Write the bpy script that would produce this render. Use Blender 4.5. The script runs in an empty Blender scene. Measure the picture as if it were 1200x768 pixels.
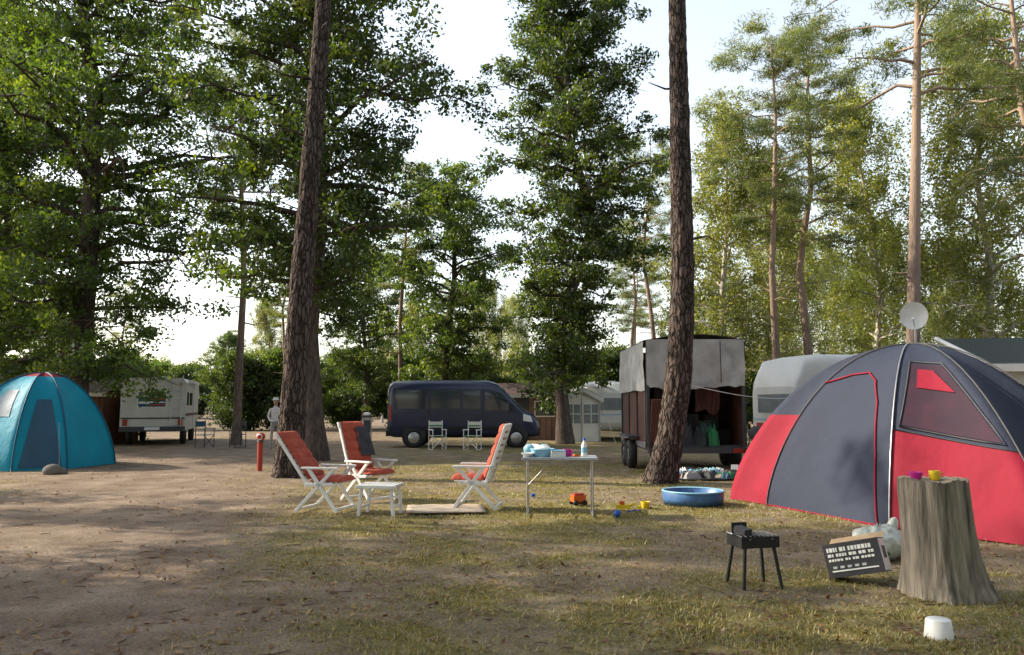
import bpy, math, random
import numpy as np
from mathutils import Vector, Matrix, Euler
random.seed(7)
R=math.radians
scene=bpy.context.scene

# ------------------------------------------------------------------ noise
def _h(ix,iy,s):
    n=(ix.astype(np.int64)*374761393+iy.astype(np.int64)*668265263+s*1442695041)&0x7fffffff
    n=((n^(n>>13))*1274126177)&0x7fffffff
    return ((n^(n>>16))&0xffff)/65535.0
def vn(x,y,s=0):
    x=np.asarray(x,float);y=np.asarray(y,float)
    ix=np.floor(x);iy=np.floor(y);fx=x-ix;fy=y-iy
    fx=fx*fx*(3-2*fx);fy=fy*fy*(3-2*fy)
    a=_h(ix,iy,s);b=_h(ix+1,iy,s);c=_h(ix,iy+1,s);d=_h(ix+1,iy+1,s)
    return (a*(1-fx)+b*fx)*(1-fy)+(c*(1-fx)+d*fx)*fy
def fbm(x,y,s=0,o=4):
    t=0;a=.5;n=0
    for i in range(o):
        t=t+a*vn(x*2**i,y*2**i,s+i);n+=a;a*=.5
    return t/n

# ------------------------------------------------------------------ materials
def pmat(name,c1,c2=None,scale=6,rough=.7,bump=0,bscale=None,metal=0,stretch=(1,1,1),spec=.4,alpha=None,trans=0,bdist=.03):
    m=bpy.data.materials.new(name);m.use_nodes=True
    nt=m.node_tree;b=nt.nodes['Principled BSDF']
    if c2 is None: c2=tuple(x*.78 for x in c1)
    tc=nt.nodes.new('ShaderNodeTexCoord');mp=nt.nodes.new('ShaderNodeMapping')
    mp.inputs['Scale'].default_value=stretch
    nt.links.new(tc.outputs['Object'],mp.inputs['Vector'])
    no=nt.nodes.new('ShaderNodeTexNoise');no.inputs['Scale'].default_value=scale;no.inputs['Detail'].default_value=5;no.inputs['Roughness'].default_value=.6
    nt.links.new(mp.outputs['Vector'],no.inputs['Vector'])
    cr=nt.nodes.new('ShaderNodeValToRGB')
    cr.color_ramp.elements[0].position=.32;cr.color_ramp.elements[1].position=.68
    cr.color_ramp.elements[0].color=(*c2,1);cr.color_ramp.elements[1].color=(*c1,1)
    nt.links.new(no.outputs['Fac'],cr.inputs['Fac'])
    nt.links.new(cr.outputs['Color'],b.inputs['Base Color'])
    b.inputs['Roughness'].default_value=rough;b.inputs['Metallic'].default_value=metal
    b.inputs['Specular IOR Level'].default_value=spec
    if alpha is not None: b.inputs['Alpha'].default_value=alpha
    if trans: b.inputs['Transmission Weight'].default_value=trans
    if bump:
        n2=nt.nodes.new('ShaderNodeTexNoise');n2.inputs['Scale'].default_value=bscale or scale*2;n2.inputs['Detail'].default_value=5
        nt.links.new(mp.outputs['Vector'],n2.inputs['Vector'])
        bp=nt.nodes.new('ShaderNodeBump');bp.inputs['Strength'].default_value=bump;bp.inputs['Distance'].default_value=bdist
        nt.links.new(n2.outputs['Fac'],bp.inputs['Height']);nt.links.new(bp.outputs['Normal'],b.inputs['Normal'])
    return m

def leafmat(name,dark,light,sun,tr=.45):
    m=bpy.data.materials.new(name);m.use_nodes=True
    nt=m.node_tree;nt.nodes.clear()
    out=nt.nodes.new('ShaderNodeOutputMaterial')
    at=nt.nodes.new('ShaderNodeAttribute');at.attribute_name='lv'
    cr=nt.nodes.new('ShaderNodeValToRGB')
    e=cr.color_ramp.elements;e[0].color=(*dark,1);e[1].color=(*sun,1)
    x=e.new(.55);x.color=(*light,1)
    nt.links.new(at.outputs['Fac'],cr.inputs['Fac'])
    oi=nt.nodes.new('ShaderNodeObjectInfo')
    hs=nt.nodes.new('ShaderNodeHueSaturation')
    mr=nt.nodes.new('ShaderNodeMapRange');mr.inputs['To Min'].default_value=.75;mr.inputs['To Max'].default_value=1.2
    nt.links.new(oi.outputs['Random'],mr.inputs['Value']);nt.links.new(mr.outputs['Result'],hs.inputs['Value'])
    nt.links.new(cr.outputs['Color'],hs.inputs['Color'])
    d=nt.nodes.new('ShaderNodeBsdfDiffuse');t=nt.nodes.new('ShaderNodeBsdfTranslucent')
    g=nt.nodes.new('ShaderNodeBsdfGlossy');g.inputs['Roughness'].default_value=.45
    nt.links.new(hs.outputs['Color'],d.inputs['Color'])
    mu=nt.nodes.new('ShaderNodeMixRGB');mu.blend_type='MULTIPLY';mu.inputs['Fac'].default_value=1
    mu.inputs['Color2'].default_value=(2.7,2.3,.6,1)
    nt.links.new(hs.outputs['Color'],mu.inputs['Color1']);nt.links.new(mu.outputs['Color'],t.inputs['Color'])
    a=nt.nodes.new('ShaderNodeMixShader');a.inputs['Fac'].default_value=tr
    nt.links.new(d.outputs[0],a.inputs[1]);nt.links.new(t.outputs[0],a.inputs[2])
    b=nt.nodes.new('ShaderNodeMixShader');b.inputs['Fac'].default_value=.05
    nt.links.new(a.outputs[0],b.inputs[1]);nt.links.new(g.outputs[0],b.inputs[2])
    nt.links.new(b.outputs[0],out.inputs['Surface'])
    return m

def barkmat(name,c1,c2,c3=None,z0=4,z1=9,voro=False):
    m=pmat(name,c1,c2,scale=9,rough=.95,bump=1.0,bscale=14,stretch=(1.6,1.6,.35),spec=.1)
    nt=m.node_tree;b=nt.nodes['Principled BSDF']
    if c3:
        src=b.inputs['Base Color'].links[0].from_socket
        tc=nt.nodes.new('ShaderNodeTexCoord');sp=nt.nodes.new('ShaderNodeSeparateXYZ')
        nt.links.new(tc.outputs['Object'],sp.inputs[0])
        mr=nt.nodes.new('ShaderNodeMapRange');mr.inputs['From Min'].default_value=z0;mr.inputs['From Max'].default_value=z1
        nt.links.new(sp.outputs['Z'],mr.inputs['Value'])
        mx=nt.nodes.new('ShaderNodeMixRGB');mx.inputs['Color2'].default_value=(*c3,1)
        nt.links.new(mr.outputs['Result'],mx.inputs['Fac']);nt.links.new(src,mx.inputs['Color1'])
        nt.links.new(mx.outputs['Color'],b.inputs['Base Color'])
    if voro:
        tc=nt.nodes.new('ShaderNodeTexCoord');mp=nt.nodes.new('ShaderNodeMapping');mp.inputs['Scale'].default_value=(1.5,1.5,.33)
        nz=nt.nodes.new('ShaderNodeTexNoise');nz.inputs['Scale'].default_value=5
        nt.links.new(tc.outputs['Object'],nz.inputs['Vector'])
        av=nt.nodes.new('ShaderNodeVectorMath');av.operation='MULTIPLY_ADD';av.inputs[1].default_value=(.12,.12,.12)
        nt.links.new(nz.outputs['Color'],av.inputs[0]);nt.links.new(tc.outputs['Object'],av.inputs[2]);nt.links.new(av.outputs[0],mp.inputs['Vector'])
        vo=nt.nodes.new('ShaderNodeTexVoronoi');vo.feature='DISTANCE_TO_EDGE';vo.inputs['Scale'].default_value=9
        nt.links.new(mp.outputs['Vector'],vo.inputs['Vector'])
        mr=nt.nodes.new('ShaderNodeMapRange');mr.inputs['From Min'].default_value=0;mr.inputs['From Max'].default_value=.16;mr.inputs['To Min'].default_value=.3
        nt.links.new(vo.outputs['Distance'],mr.inputs['Value'])
        src=b.inputs['Base Color'].links[0].from_socket
        mu=nt.nodes.new('ShaderNodeMixRGB');mu.blend_type='MULTIPLY';mu.inputs['Fac'].default_value=1
        nt.links.new(src,mu.inputs['Color1']);nt.links.new(mr.outputs['Result'],mu.inputs['Color2']);nt.links.new(mu.outputs['Color'],b.inputs['Base Color'])
        pb=[n for n in nt.nodes if n.type=='BUMP'][0]
        b2=nt.nodes.new('ShaderNodeBump');b2.inputs['Strength'].default_value=1;b2.inputs['Distance'].default_value=.05
        nt.links.new(mr.outputs['Result'],b2.inputs['Height']);nt.links.new(pb.outputs['Normal'],b2.inputs['Normal']);nt.links.new(b2.outputs['Normal'],b.inputs['Normal'])
    return m

M={}
M['bark_d']=barkmat('bark_dark',(.13,.10,.085),(.045,.036,.03))
M['bark_p']=barkmat('bark_pine',(.24,.18,.15),(.09,.068,.06),(.34,.25,.19),4,10)
M['bark_n']=barkmat('bark_near',(.15,.115,.10),(.06,.047,.04),voro=True)
M['bark_b']=barkmat('bark_birch',(.62,.58,.52),(.26,.22,.2))
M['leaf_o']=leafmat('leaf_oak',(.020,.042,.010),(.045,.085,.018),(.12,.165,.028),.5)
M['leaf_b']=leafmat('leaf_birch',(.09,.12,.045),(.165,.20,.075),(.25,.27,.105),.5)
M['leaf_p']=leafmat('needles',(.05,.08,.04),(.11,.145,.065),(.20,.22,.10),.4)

# ------------------------------------------------------------------ numpy mesh
def np_mesh(name,V,Q,mi,lv,mats,smooth=None):
    me=bpy.data.meshes.new(name)
    V=np.asarray(V,np.float32);Q=np.asarray(Q,np.int32)
    n=Q.shape[1]
    me.vertices.add(len(V));me.vertices.foreach_set('co',V.ravel())
    me.loops.add(Q.size);me.loops.foreach_set('vertex_index',Q.ravel())
    me.polygons.add(len(Q));me.polygons.foreach_set('loop_start',np.arange(len(Q),dtype=np.int32)*n)
    try: me.polygons.foreach_set('loop_total',np.full(len(Q),n,np.int32))
    except Exception: pass
    me.update(calc_edges=True)
    me.polygons.foreach_set('material_index',np.asarray(mi,np.int32))
    if smooth is not None: me.polygons.foreach_set('use_smooth',np.asarray(smooth,bool))
    a=me.attributes.new('lv','FLOAT','FACE');a.data.foreach_set('value',np.asarray(lv,np.float32))
    for m in mats: me.materials.append(m)
    me.validate()
    return me
def link(name,me,loc=(0,0,0),rz=0,sc=1,parent=None):
    o=bpy.data.objects.new(name,me);scene.collection.objects.link(o)
    o.location=loc;o.rotation_euler=(0,0,rz)
    o.scale=(sc,sc,sc) if not hasattr(sc,'__len__') else sc
    if parent: o.parent=parent
    return o

def np_tube(pts,rad,n=8,disp=None):
    pts=np.asarray(pts,float);rad=np.asarray(rad,float)
    T=np.gradient(pts,axis=0);T/=np.linalg.norm(T,axis=1)[:,None]+1e-9
    if np.abs(T[:,2]).mean()>.6: ref=np.tile([[1.,0,0]],(len(pts),1))
    else: ref=np.tile([[0,0,1.]],(len(pts),1))
    A=np.cross(T,ref);A/=np.linalg.norm(A,axis=1)[:,None]+1e-9
    B=np.cross(T,A)
    th=np.linspace(0,2*np.pi,n,endpoint=False)
    rr=np.tile(rad[:,None],(1,n))
    if disp is not None: rr=rr*disp(np.tile(th[None],(len(pts),1)),np.tile(pts[:,2:3],(1,n)))
    V=pts[:,None,:]+rr[:,:,None]*(np.cos(th)[None,:,None]*A[:,None,:]+np.sin(th)[None,:,None]*B[:,None,:])
    i=np.arange(len(pts)-1)[:,None];j=np.arange(n)[None]
    Q=np.stack([i*n+j,i*n+(j+1)%n,(i+1)*n+(j+1)%n,(i+1)*n+j],-1).reshape(-1,4)
    return V.reshape(-1,3),Q

def tree(name,seed,H,tr,cb,cr,nl,per,ls,bark,leaf,kind='oak',path=None,near=False,dead=0,clr=.9,skip=.18):
    g=np.random.default_rng(seed)
    Vs=[];Qs=[];off=0;mi=[];lv=[]
    def add(V,Q,m,l):
        nonlocal off
        Vs.append(V);Qs.append(Q+off);off+=len(V);mi.append(np.full(len(Q),m));lv.append(l if hasattr(l,'__len__') else np.full(len(Q),l))
    nt=260 if near else 16
    z=np.linspace(-.15,H,nt)
    if path is None:
        w=g.normal(0,.018*H,(2,5))
        xs=np.interp(z,np.linspace(0,H,6),np.r_[0,w[0]]);ys=np.interp(z,np.linspace(0,H,6),np.r_[0,w[1]])
    else:
        pp=np.array(path);xs=np.interp(z,pp[:,0],pp[:,1]);ys=np.interp(z,pp[:,0],pp[:,2])
        k=np.ones(21)/21
        xp=np.pad(xs,10,mode='edge');yp=np.pad(ys,10,mode='edge');xs=np.convolve(xp,k,'valid');ys=np.convolve(yp,k,'valid')
    tz=np.clip(z/H,0,1)
    rad=tr*(1-tz)**.75*.97+.03*tr+ tr*(.28 if near else .5)*np.exp(-np.clip(z,0,9)/.3)
    P=np.stack([xs,ys,z],1)
    if near:
        def dsp(th,zz):
            a=th/(2*np.pi)
            t1=vn(a*20+.6*vn(a*8,zz*2,9),zz*3.2,3)
            r=1+.12*(1-np.abs(t1-.5)*4).clip(-1,1)*-.5+.06*(vn(a*60+.5,zz*13,5)-.5)
            r=r+np.exp(-np.clip(zz,0,9)/.25)*.22*np.sin(th*5+1)*.5
            return r
        V,Q=np_tube(P,rad,72,dsp)
    else: V,Q=np_tube(P,rad,10)
    add(V,Q,0,0)
    def at(h): return np.array([np.interp(h,z,xs),np.interp(h,z,ys),h])
    def rat(h): return np.interp(h,z,rad)
    C=[];S=[]
    for i in range(nl):
        u=(i+g.random())/nl
        h=cb+(H*.97-cb)*u**.9
        rel=(h-cb)/(H-cb)
        if kind=='oak': sh=(.55+.9*rel)*(rel<.35)+ (1-.0*rel)*(rel>=.35); sh=min(sh,1.0)*max(.2,(1-max(0,rel-.45)/.6)**.6); up=.15+.6*rel
        elif kind=='birch': sh=max(.18,math.sin(math.pi*min(1,.25+.72*rel))**.8); up=.7
        else: sh=max(.25,math.sin(math.pi*min(1,.2+.72*rel))**.7); up=.1+.5*rel
        L=cr*sh*g.uniform(.5,1.2)
        az=i*2.399+g.normal(0,.4)
        d=np.array([math.cos(az),math.sin(az),0]);side=np.array([-d[1],d[0],0])
        p0=at(h);np_=6
        t=np.linspace(0,1,np_)[:,None]
        bend=g.normal(0,.16)*L
        droop=(-.35*L if kind=='birch' else -.12*L)
        pts=p0+d*L*t+side*bend*(t**2)+np.array([0,0,1])*(up*L*t*(1-.3*t)+droop*t**2.2)
        pts[1:]+=g.normal(0,.035*L,(np_-1,3))
        r0=min(rat(h)*.55,.03+.022*L)
        V,Q=np_tube(pts,np.linspace(r0,r0*.15,np_),5);add(V,Q,0,0)
        nsub=3 if kind!='pine' else 2
        for t0 in ([.35,.55,.75,.95] if kind!='pine' else [.55,.78,.98]):
            f=t0*(np_-1);ii=min(int(f),np_-2);c=pts[ii]*(1-(f-ii))+pts[ii+1]*(f-ii)
            for q in range(nsub):
                o=g.normal(0,1,3)*np.array([.16,.16,.12])*cr*(.5 if kind=='pine' else .8)
                cc=c+o
                if q>0 :
                    V,Q=np_tube([c,(c+cc)/2+g.normal(0,.05,3),cc],[r0*.3,r0*.2,r0*.08],3);add(V,Q,0,0)
                if g.random()<skip: continue
                C.append(cc)
                s=clr*g.uniform(.45,1.1)
                if kind=='birch': S.append([s*.5,s*.5,s*1.05])
                elif kind=='pine': S.append([s*.6,s*.6,s*.28])
                else: S.append([s*.7,s*.7,s*.4])
    C=np.array(C);S=np.array(S)
    n=len(C)*per
    ci=np.repeat(np.arange(len(C)),per)
    rr=g.normal(0,1,(n,3));rr/=np.linalg.norm(rr,axis=1)[:,None];rr*=g.random((n,1))**.6
    p=C[ci]+rr*S[ci]*1.3
    a=g.normal(0,1,(n,3));a/=np.linalg.norm(a,axis=1)[:,None]
    b=np.cross(a,g.normal(0,1,(n,3)));b/=np.linalg.norm(b,axis=1)[:,None]
    sz=ls*g.uniform(.5,1.35,(n,1))
    wd=.55 if kind!='pine' else .14
    if kind=='pine': sz=sz*1.4
    V=np.stack([p-a*sz*.5,p+b*sz*.5*wd-a*sz*.05,p+a*sz*.5,p-b*sz*.5*wd-a*sz*.05],1).reshape(-1,3)
    Q=np.arange(n*4).reshape(-1,4)
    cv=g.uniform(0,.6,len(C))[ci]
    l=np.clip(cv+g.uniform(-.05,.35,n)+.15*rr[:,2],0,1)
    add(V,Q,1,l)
    for i in range(dead):
        h=g.uniform(cb*.35,cb*.95);az=g.uniform(0,6.28);L=g.uniform(.4,1.6)
        p0=at(h);d=np.array([math.cos(az),math.sin(az),g.uniform(-.1,.35)])
        pts=[p0,p0+d*L*.5+g.normal(0,.05,3),p0+d*L+g.normal(0,.12,3)]
        V,Q=np_tube(pts,[.035,.022,.008],5);add(V,Q,0,0)
    mi=np.concatenate(mi);
    return np_mesh(name,np.concatenate(Vs),np.concatenate(Qs),mi,np.concatenate(lv),[M[bark],M[leaf]],smooth=(mi==0))

# ------------------------------------------------------------------ mesh builder
class MB:
    def __init__(s): s.v=[];s.f=[];s.m=[];s.sm=[];s.mats=[]
    def mi(s,m):
        if m not in s.mats: s.mats.append(m)
        return s.mats.index(m)
    def add(s,vs,fs,m,sm=False):
        o=len(s.v);s.v+= [tuple(v) for v in vs];k=s.mi(m)
        for f in fs: s.f.append([i+o for i in f]);s.m.append(k);s.sm.append(sm)
    def box(s,c,d,m,rot=(0,0,0),tp=1.0):
        e=Euler([R(a) for a in rot]).to_matrix();c=Vector(c);vs=[]
        for z in (-.5,.5):
            k=tp if z>0 else 1
            for x,y in ((-.5,-.5),(.5,-.5),(.5,.5),(-.5,.5)): vs.append(c+e@Vector((x*d[0]*k,y*d[1]*k,z*d[2])))
        s.add(vs,[(3,2,1,0),(4,5,6,7),(0,1,5,4),(1,2,6,5),(2,3,7,6),(3,0,4,7)],m)
    def tube(s,pts,r,m,n=8,sm=True):
        pts=[Vector(p) for p in pts]
        if not hasattr(r,'__len__'): r=[r]*len(pts)
        vs=[];ref=None
        for i,p in enumerate(pts):
            t=(pts[min(i+1,len(pts)-1)]-pts[max(i-1,0)]).normalized()
            if ref is None:
                ref=Vector((0,0,1)) if abs(t.z)<.8 else Vector((1,0,0))
            a=t.cross(ref).normalized();b=t.cross(a).normalized()
            for j in range(n):
                q=2*math.pi*j/n;vs.append(p+(a*math.cos(q)+b*math.sin(q))*r[i])
        fs=[(i*n+j,i*n+(j+1)%n,(i+1)*n+(j+1)%n,(i+1)*n+j) for i in range(len(pts)-1) for j in range(n)]
        s.add(vs,fs,m,sm)
        s.add(vs[:n],[tuple(range(n))],m);s.add(vs[-n:],[tuple(range(n))][::-1],m)
    def lathe(s,prof,c,m,n=24,axis='z',sm=True):
        vs=[]
        for r,z in prof:
            for j in range(n):
                q=2*math.pi*j/n;x,y=r*math.cos(q),r*math.sin(q)
                v=(x,y,z) if axis=='z' else ((x,z,y) if axis=='y' else (z,x,y))
                vs.append(Vector(c)+Vector(v))
        fs=[(i*n+j,i*n+(j+1)%n,(i+1)*n+(j+1)%n,(i+1)*n+j) for i in range(len(prof)-1) for j in range(n)]
        s.add(vs,fs,m,sm)
    def ell(s,c,r,m,n=14,rot=(0,0,0)):
        e=Euler([R(a) for a in rot]).to_matrix();vs=[];k=n//2
        for i in range(k+1):
            a=math.pi*i/k
            for j in range(n):
                q=2*math.pi*j/n
                vs.append(Vector(c)+e@Vector((r[0]*math.sin(a)*math.cos(q),r[1]*math.sin(a)*math.sin(q),r[2]*math.cos(a))))
        fs=[(i*n+j,i*n+(j+1)%n,(i+1)*n+(j+1)%n,(i+1)*n+j) for i in range(k) for j in range(n)]
        s.add(vs,fs,m,True)
    def grid(s,G,m,sm=True):
        nr=len(G);nc=len(G[0]);vs=[p for r in G for p in r]
        fs=[(i*nc+j,i*nc+j+1,(i+1)*nc+j+1,(i+1)*nc+j) for i in range(nr-1) for j in range(nc-1)]
        s.add(vs,fs,m,sm)
    def obj(s,name,loc=(0,0,0),rz=0,bevel=0,solid=0,parent=None):
        me=bpy.data.meshes.new(name);me.from_pydata([tuple(v) for v in s.v],[],s.f)
        for m in s.mats: me.materials.append(m)
        me.polygons.foreach_set('material_index',s.m);me.polygons.foreach_set('use_smooth',s.sm);me.update()
        o=link(name,me,loc,R(rz),1,parent)
        if solid:
            q=o.modifiers.new('s','SOLIDIFY');q.thickness=solid
        if bevel:
            b=o.modifiers.new('b','BEVEL');b.width=bevel;b.segments=2;b.limit_method='ANGLE';b.angle_limit=R(50)
        return o

def loft(mb,st,m,ex=5,n=36,cap=True):
    rings=[]
    for x,z0,z1,w in st:
        mid=(z0+z1)/2;h=(z1-z0)/2;r=[]
        for j in range(n):
            q=2*math.pi*j/n;c,s_=math.cos(q),math.sin(q)
            r.append((x,math.copysign(abs(c)**(2/ex),c)*w,mid+math.copysign(abs(s_)**(2/ex),s_)*h))
        rings.append(r)
    vs=[p for r in rings for p in r]
    fs=[(i*n+j,i*n+(j+1)%n,(i+1)*n+(j+1)%n,(i+1)*n+j) for i in range(len(st)-1) for j in range(n)]
    mb.add(vs,fs,m,True)
    if cap:
        mb.add(rings[0],[tuple(range(n))],m);mb.add(rings[-1],[tuple(range(n))],m)

# basic materials
M['white']=pmat('white_plastic',(.78,.78,.76),(.66,.66,.63),5,.4)
M['cream']=pmat('cream_panel',(.62,.60,.54),(.50,.48,.42),1.5,.45)
M['caravan']=pmat('caravan_white',(.66,.66,.64),(.54,.54,.52),1.2,.4)
M['black']=pmat('black_rubber',(.02,.02,.02),(.012,.012,.012),8,.7)
M['dkgrey']=pmat('dark_grey',(.06,.06,.065),None,8,.6)
M['carton']=pmat('carton_dark',(.035,.036,.042),(.025,.026,.03),8,.6)
M['glass']=pmat('dark_glass',(.03,.04,.05),(.02,.025,.03),1,.08,spec=.8)
M['navy']=pmat('navy_paint',(.022,.03,.065),(.018,.024,.052),1,.25,spec=.6)
M['cush']=pmat('cushion_red',(.42,.085,.045),(.28,.05,.03),7,.9,.4,18)
M['steel']=pmat('steel',(.5,.5,.5),(.38,.38,.38),12,.35,metal=.8)
M['tgrey']=pmat('tent_grey',(.030,.038,.062),(.026,.032,.053),1.2,.75,.8,2.0,bdist=.05,spec=.2)
M['tred']=pmat('tent_red',(.25,.012,.030),(.20,.010,.024),1.2,.75,.8,2.0,bdist=.05,spec=.2)
M['tmesh']=pmat('tent_window',(.05,.02,.035),(.03,.018,.03),3,.75,.3,spec=.2)
M['tcyan']=pmat('tent_cyan',(.0,.25,.36),(.0,.20,.30),1.5,.6,.8,2.0,bdist=.05,spec=.25)
M['tdk']=pmat('tent_blue_dark',(.02,.09,.16),(.015,.06,.11),2.5,.5,.4,3)
M['brown']=pmat('brown_panel',(.10,.035,.025),(.055,.02,.015),3,.6,.3)
M['tarp']=pmat('tarpaulin',(.50,.50,.49),(.28,.28,.28),2.4,.6,.8,4)
M['ttop']=pmat('table_top',(.38,.42,.44),(.30,.33,.35),9,.4)
M['dark']=pmat('dark_interior',(.015,.014,.013),(.01,.009,.009),4,.9)
M['wood']=pmat('wood_brown',(.16,.075,.04),(.09,.045,.025),5,.8,.4,stretch=(1,1,.2))
M['roof']=pmat('roof_brown',(.10,.06,.05),(.06,.04,.035),4,.9,.4)
M['hut']=pmat('hut_brown',(.24,.15,.12),(.16,.10,.08),4,.8,.3)
M['stumpbark']=pmat('stump_side',(.38,.33,.26),(.075,.065,.055),8,.95,1.0,16,stretch=(1.8,1.8,.16),spec=.1)
M['stumptop']=pmat('stump_top',(.34,.28,.20),(.18,.14,.10),14,.9,.5)
M['pool']=pmat('pool_blue',(.07,.17,.36),(.04,.10,.24),14,.4)
M['water']=pmat('pool_water',(.10,.18,.27),(.07,.13,.21),3,.05,.2)
M['green']=pmat('green_cloth',(.03,.18,.07),None,6,.8)
M['magenta']=pmat('magenta_plastic',(.55,.02,.28),None,6,.35)
M['yellow']=pmat('yellow_plastic',(.80,.55,.02),None,6,.35)
M['orange']=pmat('orange_plastic',(.75,.13,.02),None,6,.35)
M['blue']=pmat('blue_plastic',(.02,.12,.50),None,6,.35)
M['ltblue']=pmat('lightblue_plastic',(.25,.50,.65),None,6,.4)
M['redp']=pmat('red_paint',(.40,.04,.02),None,6,.5)
M['sand']=pmat('mat_tan',(.48,.40,.31),(.36,.29,.22),10,.9,.4)
M['cloth_dk']=pmat('cloth_dark',(.05,.055,.06),(.03,.03,.035),8,.9,.5)
M['bag']=pmat('clear_bag',(.62,.62,.56),(.36,.40,.33),9,.25,.9,10)
M['rock']=pmat('rock',(.16,.15,.13),(.09,.085,.075),5,.95,.8)
M['dgreen']=pmat('dark_green_cloth',(.014,.022,.02),None,3,.6,.3)
M['awn']=pmat('awning_cream',(.66,.65,.60),(.55,.54,.49),2,.7,.4,4)
M['awg']=pmat('awning_window',(.22,.25,.26),(.14,.16,.17),2,.2)
M['card']=pmat('cardboard',(.36,.26,.16),(.28,.20,.12),8,.9,.2)
M['twig']=pmat('twig_brown',(.16,.11,.08),(.08,.055,.04),20,.9)

# ------------------------------------------------------------------ ground
def axis(lo,hi,step,far):
    a=np.arange(lo,hi+.001,step);e=np.geomspace(step*1.5,far,34)
    return np.r_[(lo-e)[::-1],a,hi+e]
gx=axis(-16,12,.11,500);gy=axis(2.0,30,.11,600)
def pathx(y): return np.interp(y,[-5,3,7,11,15,19,24,30,40],[-3.4,-3.4,-4.1,-5.6,-7.2,-8.4,-9.6,-9.5,-9.0])
def pathw(y): return np.interp(y,[-5,3,7,11,15,19,24,30],[2.2,2.1,2.0,1.9,1.8,1.6,2.0,2.4])
def gmask(x,y):
    d=np.abs(x-pathx(y))-pathw(y)
    e=d+ (fbm(x*.7,y*.7,11)-.5)*2.2
    m=np.clip(e/1.3+.3,0,1)
    p=fbm(x*.45+7,y*.7,31)
    p2=fbm(x*1.5+3,y*2.0,63)
    far=np.clip((y-14)/10,0,1)
    m2=np.clip((p-.36-.06*far)*6,0,1)*np.clip((p2-.32)*5,.15,1)
    left=np.clip((x+4.5)/3,0,1)
    return m*(.25+.75*m2)*(.35+.65*left)
def gz(x,y): return (fbm(x*.35,y*.35,5)-.5)*.05+(fbm(x*2.2,y*2.2,9,3)-.5)*.018
X,Y=np.meshgrid(gx,gy)
Z=gz(X,Y)*np.where((Y<60)&(np.abs(X)<60),1,0)
V=np.stack([X,Y,Z],-1).reshape(-1,3)
ny,nx=X.shape
i=np.arange(ny-1)[:,None];j=np.arange(nx-1)[None]
Q=np.stack([i*nx+j,i*nx+j+1,(i+1)*nx+j+1,(i+1)*nx+j],-1).reshape(-1,4)
gm=bpy.data.materials.new('ground_soil_grass');gm.use_nodes=True
nt=gm.node_tree;b=nt.nodes['Principled BSDF'];b.inputs['Roughness'].default_value=.95;b.inputs['Specular IOR Level'].default_value=.1
tc=nt.nodes.new('ShaderNodeTexCoord')
def noise(sc,det=6,rg=.65):
    n=nt.nodes.new('ShaderNodeTexNoise');n.inputs['Scale'].default_value=sc;n.inputs['Detail'].default_value=det;n.inputs['Roughness'].default_value=rg
    nt.links.new(tc.outputs['Object'],n.inputs['Vector']);return n
def ramp(src,stops):
    c=nt.nodes.new('ShaderNodeValToRGB');e=c.color_ramp.elements
    e[0].position=stops[0][0];e[0].color=(*stops[0][1],1);e[1].position=stops[-1][0];e[1].color=(*stops[-1][1],1)
    for p,cc in stops[1:-1]:
        x=e.new(p);x.color=(*cc,1)
    nt.links.new(src,c.inputs['Fac']);return c
def mix(a,b_,f,bt='MIX'):
    m=nt.nodes.new('ShaderNodeMixRGB');m.blend_type=bt
    for s_,v in (('Color1',a),('Color2',b_),('Fac',f)):
        if hasattr(v,'links') or hasattr(v,'is_linked'): nt.links.new(v,m.inputs[s_])
        else: m.inputs[s_].default_value=v
    return m
soil=ramp(noise(1.3).outputs['Fac'],[(.3,(.15,.108,.082)),(.5,(.23,.175,.135)),(.7,(.33,.26,.205))])
grs=ramp(noise(2.6).outputs['Fac'],[(.3,(.12,.105,.04)),(.5,(.20,.175,.075)),(.7,(.33,.27,.14))])
fine=ramp(noise(38,5,.75).outputs['Fac'],[(.3,(.42,.40,.37)),(.52,(1,1,1)),(.7,(1.35,1.3,1.2))])
at=nt.nodes.new('ShaderNodeAttribute');at.attribute_name='grassy'
nn=noise(9,5)
ad=nt.nodes.new('ShaderNodeMath');ad.operation='MULTIPLY_ADD';ad.inputs[1].default_value=1.6
su=nt.nodes.new('ShaderNodeMath');su.operation='SUBTRACT';su.inputs[1].default_value=.5
nt.links.new(nn.outputs['Fac'],su.inputs[0]);nt.links.new(su.outputs[0],ad.inputs[0]);nt.links.new(at.outputs['Fac'],ad.inputs[2]);ad.use_clamp=True
mx=mix(soil.outputs['Color'],grs.outputs['Color'],ad.outputs[0])
mf=mix(mx.outputs['Color'],fine.outputs['Color'],1.0,'MULTIPLY')
nt.links.new(mf.outputs['Color'],b.inputs['Base Color'])
bp=nt.nodes.new('ShaderNodeBump');bp.inputs['Strength'].default_value=.8;bp.inputs['Distance'].default_value=.04
nt.links.new(noise(22,6,.75).outputs['Fac'],bp.inputs['Height']);nt.links.new(bp.outputs['Normal'],b.inputs['Normal'])
me=np_mesh('ground',V,Q,np.zeros(len(Q)),np.zeros(len(Q)),[gm],np.ones(len(Q)))
a=me.attributes.new('grassy','FLOAT','POINT');a.data.foreach_set('value',gmask(V[:,0],V[:,1]).astype(np.float32))
link('ground',me)

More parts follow.
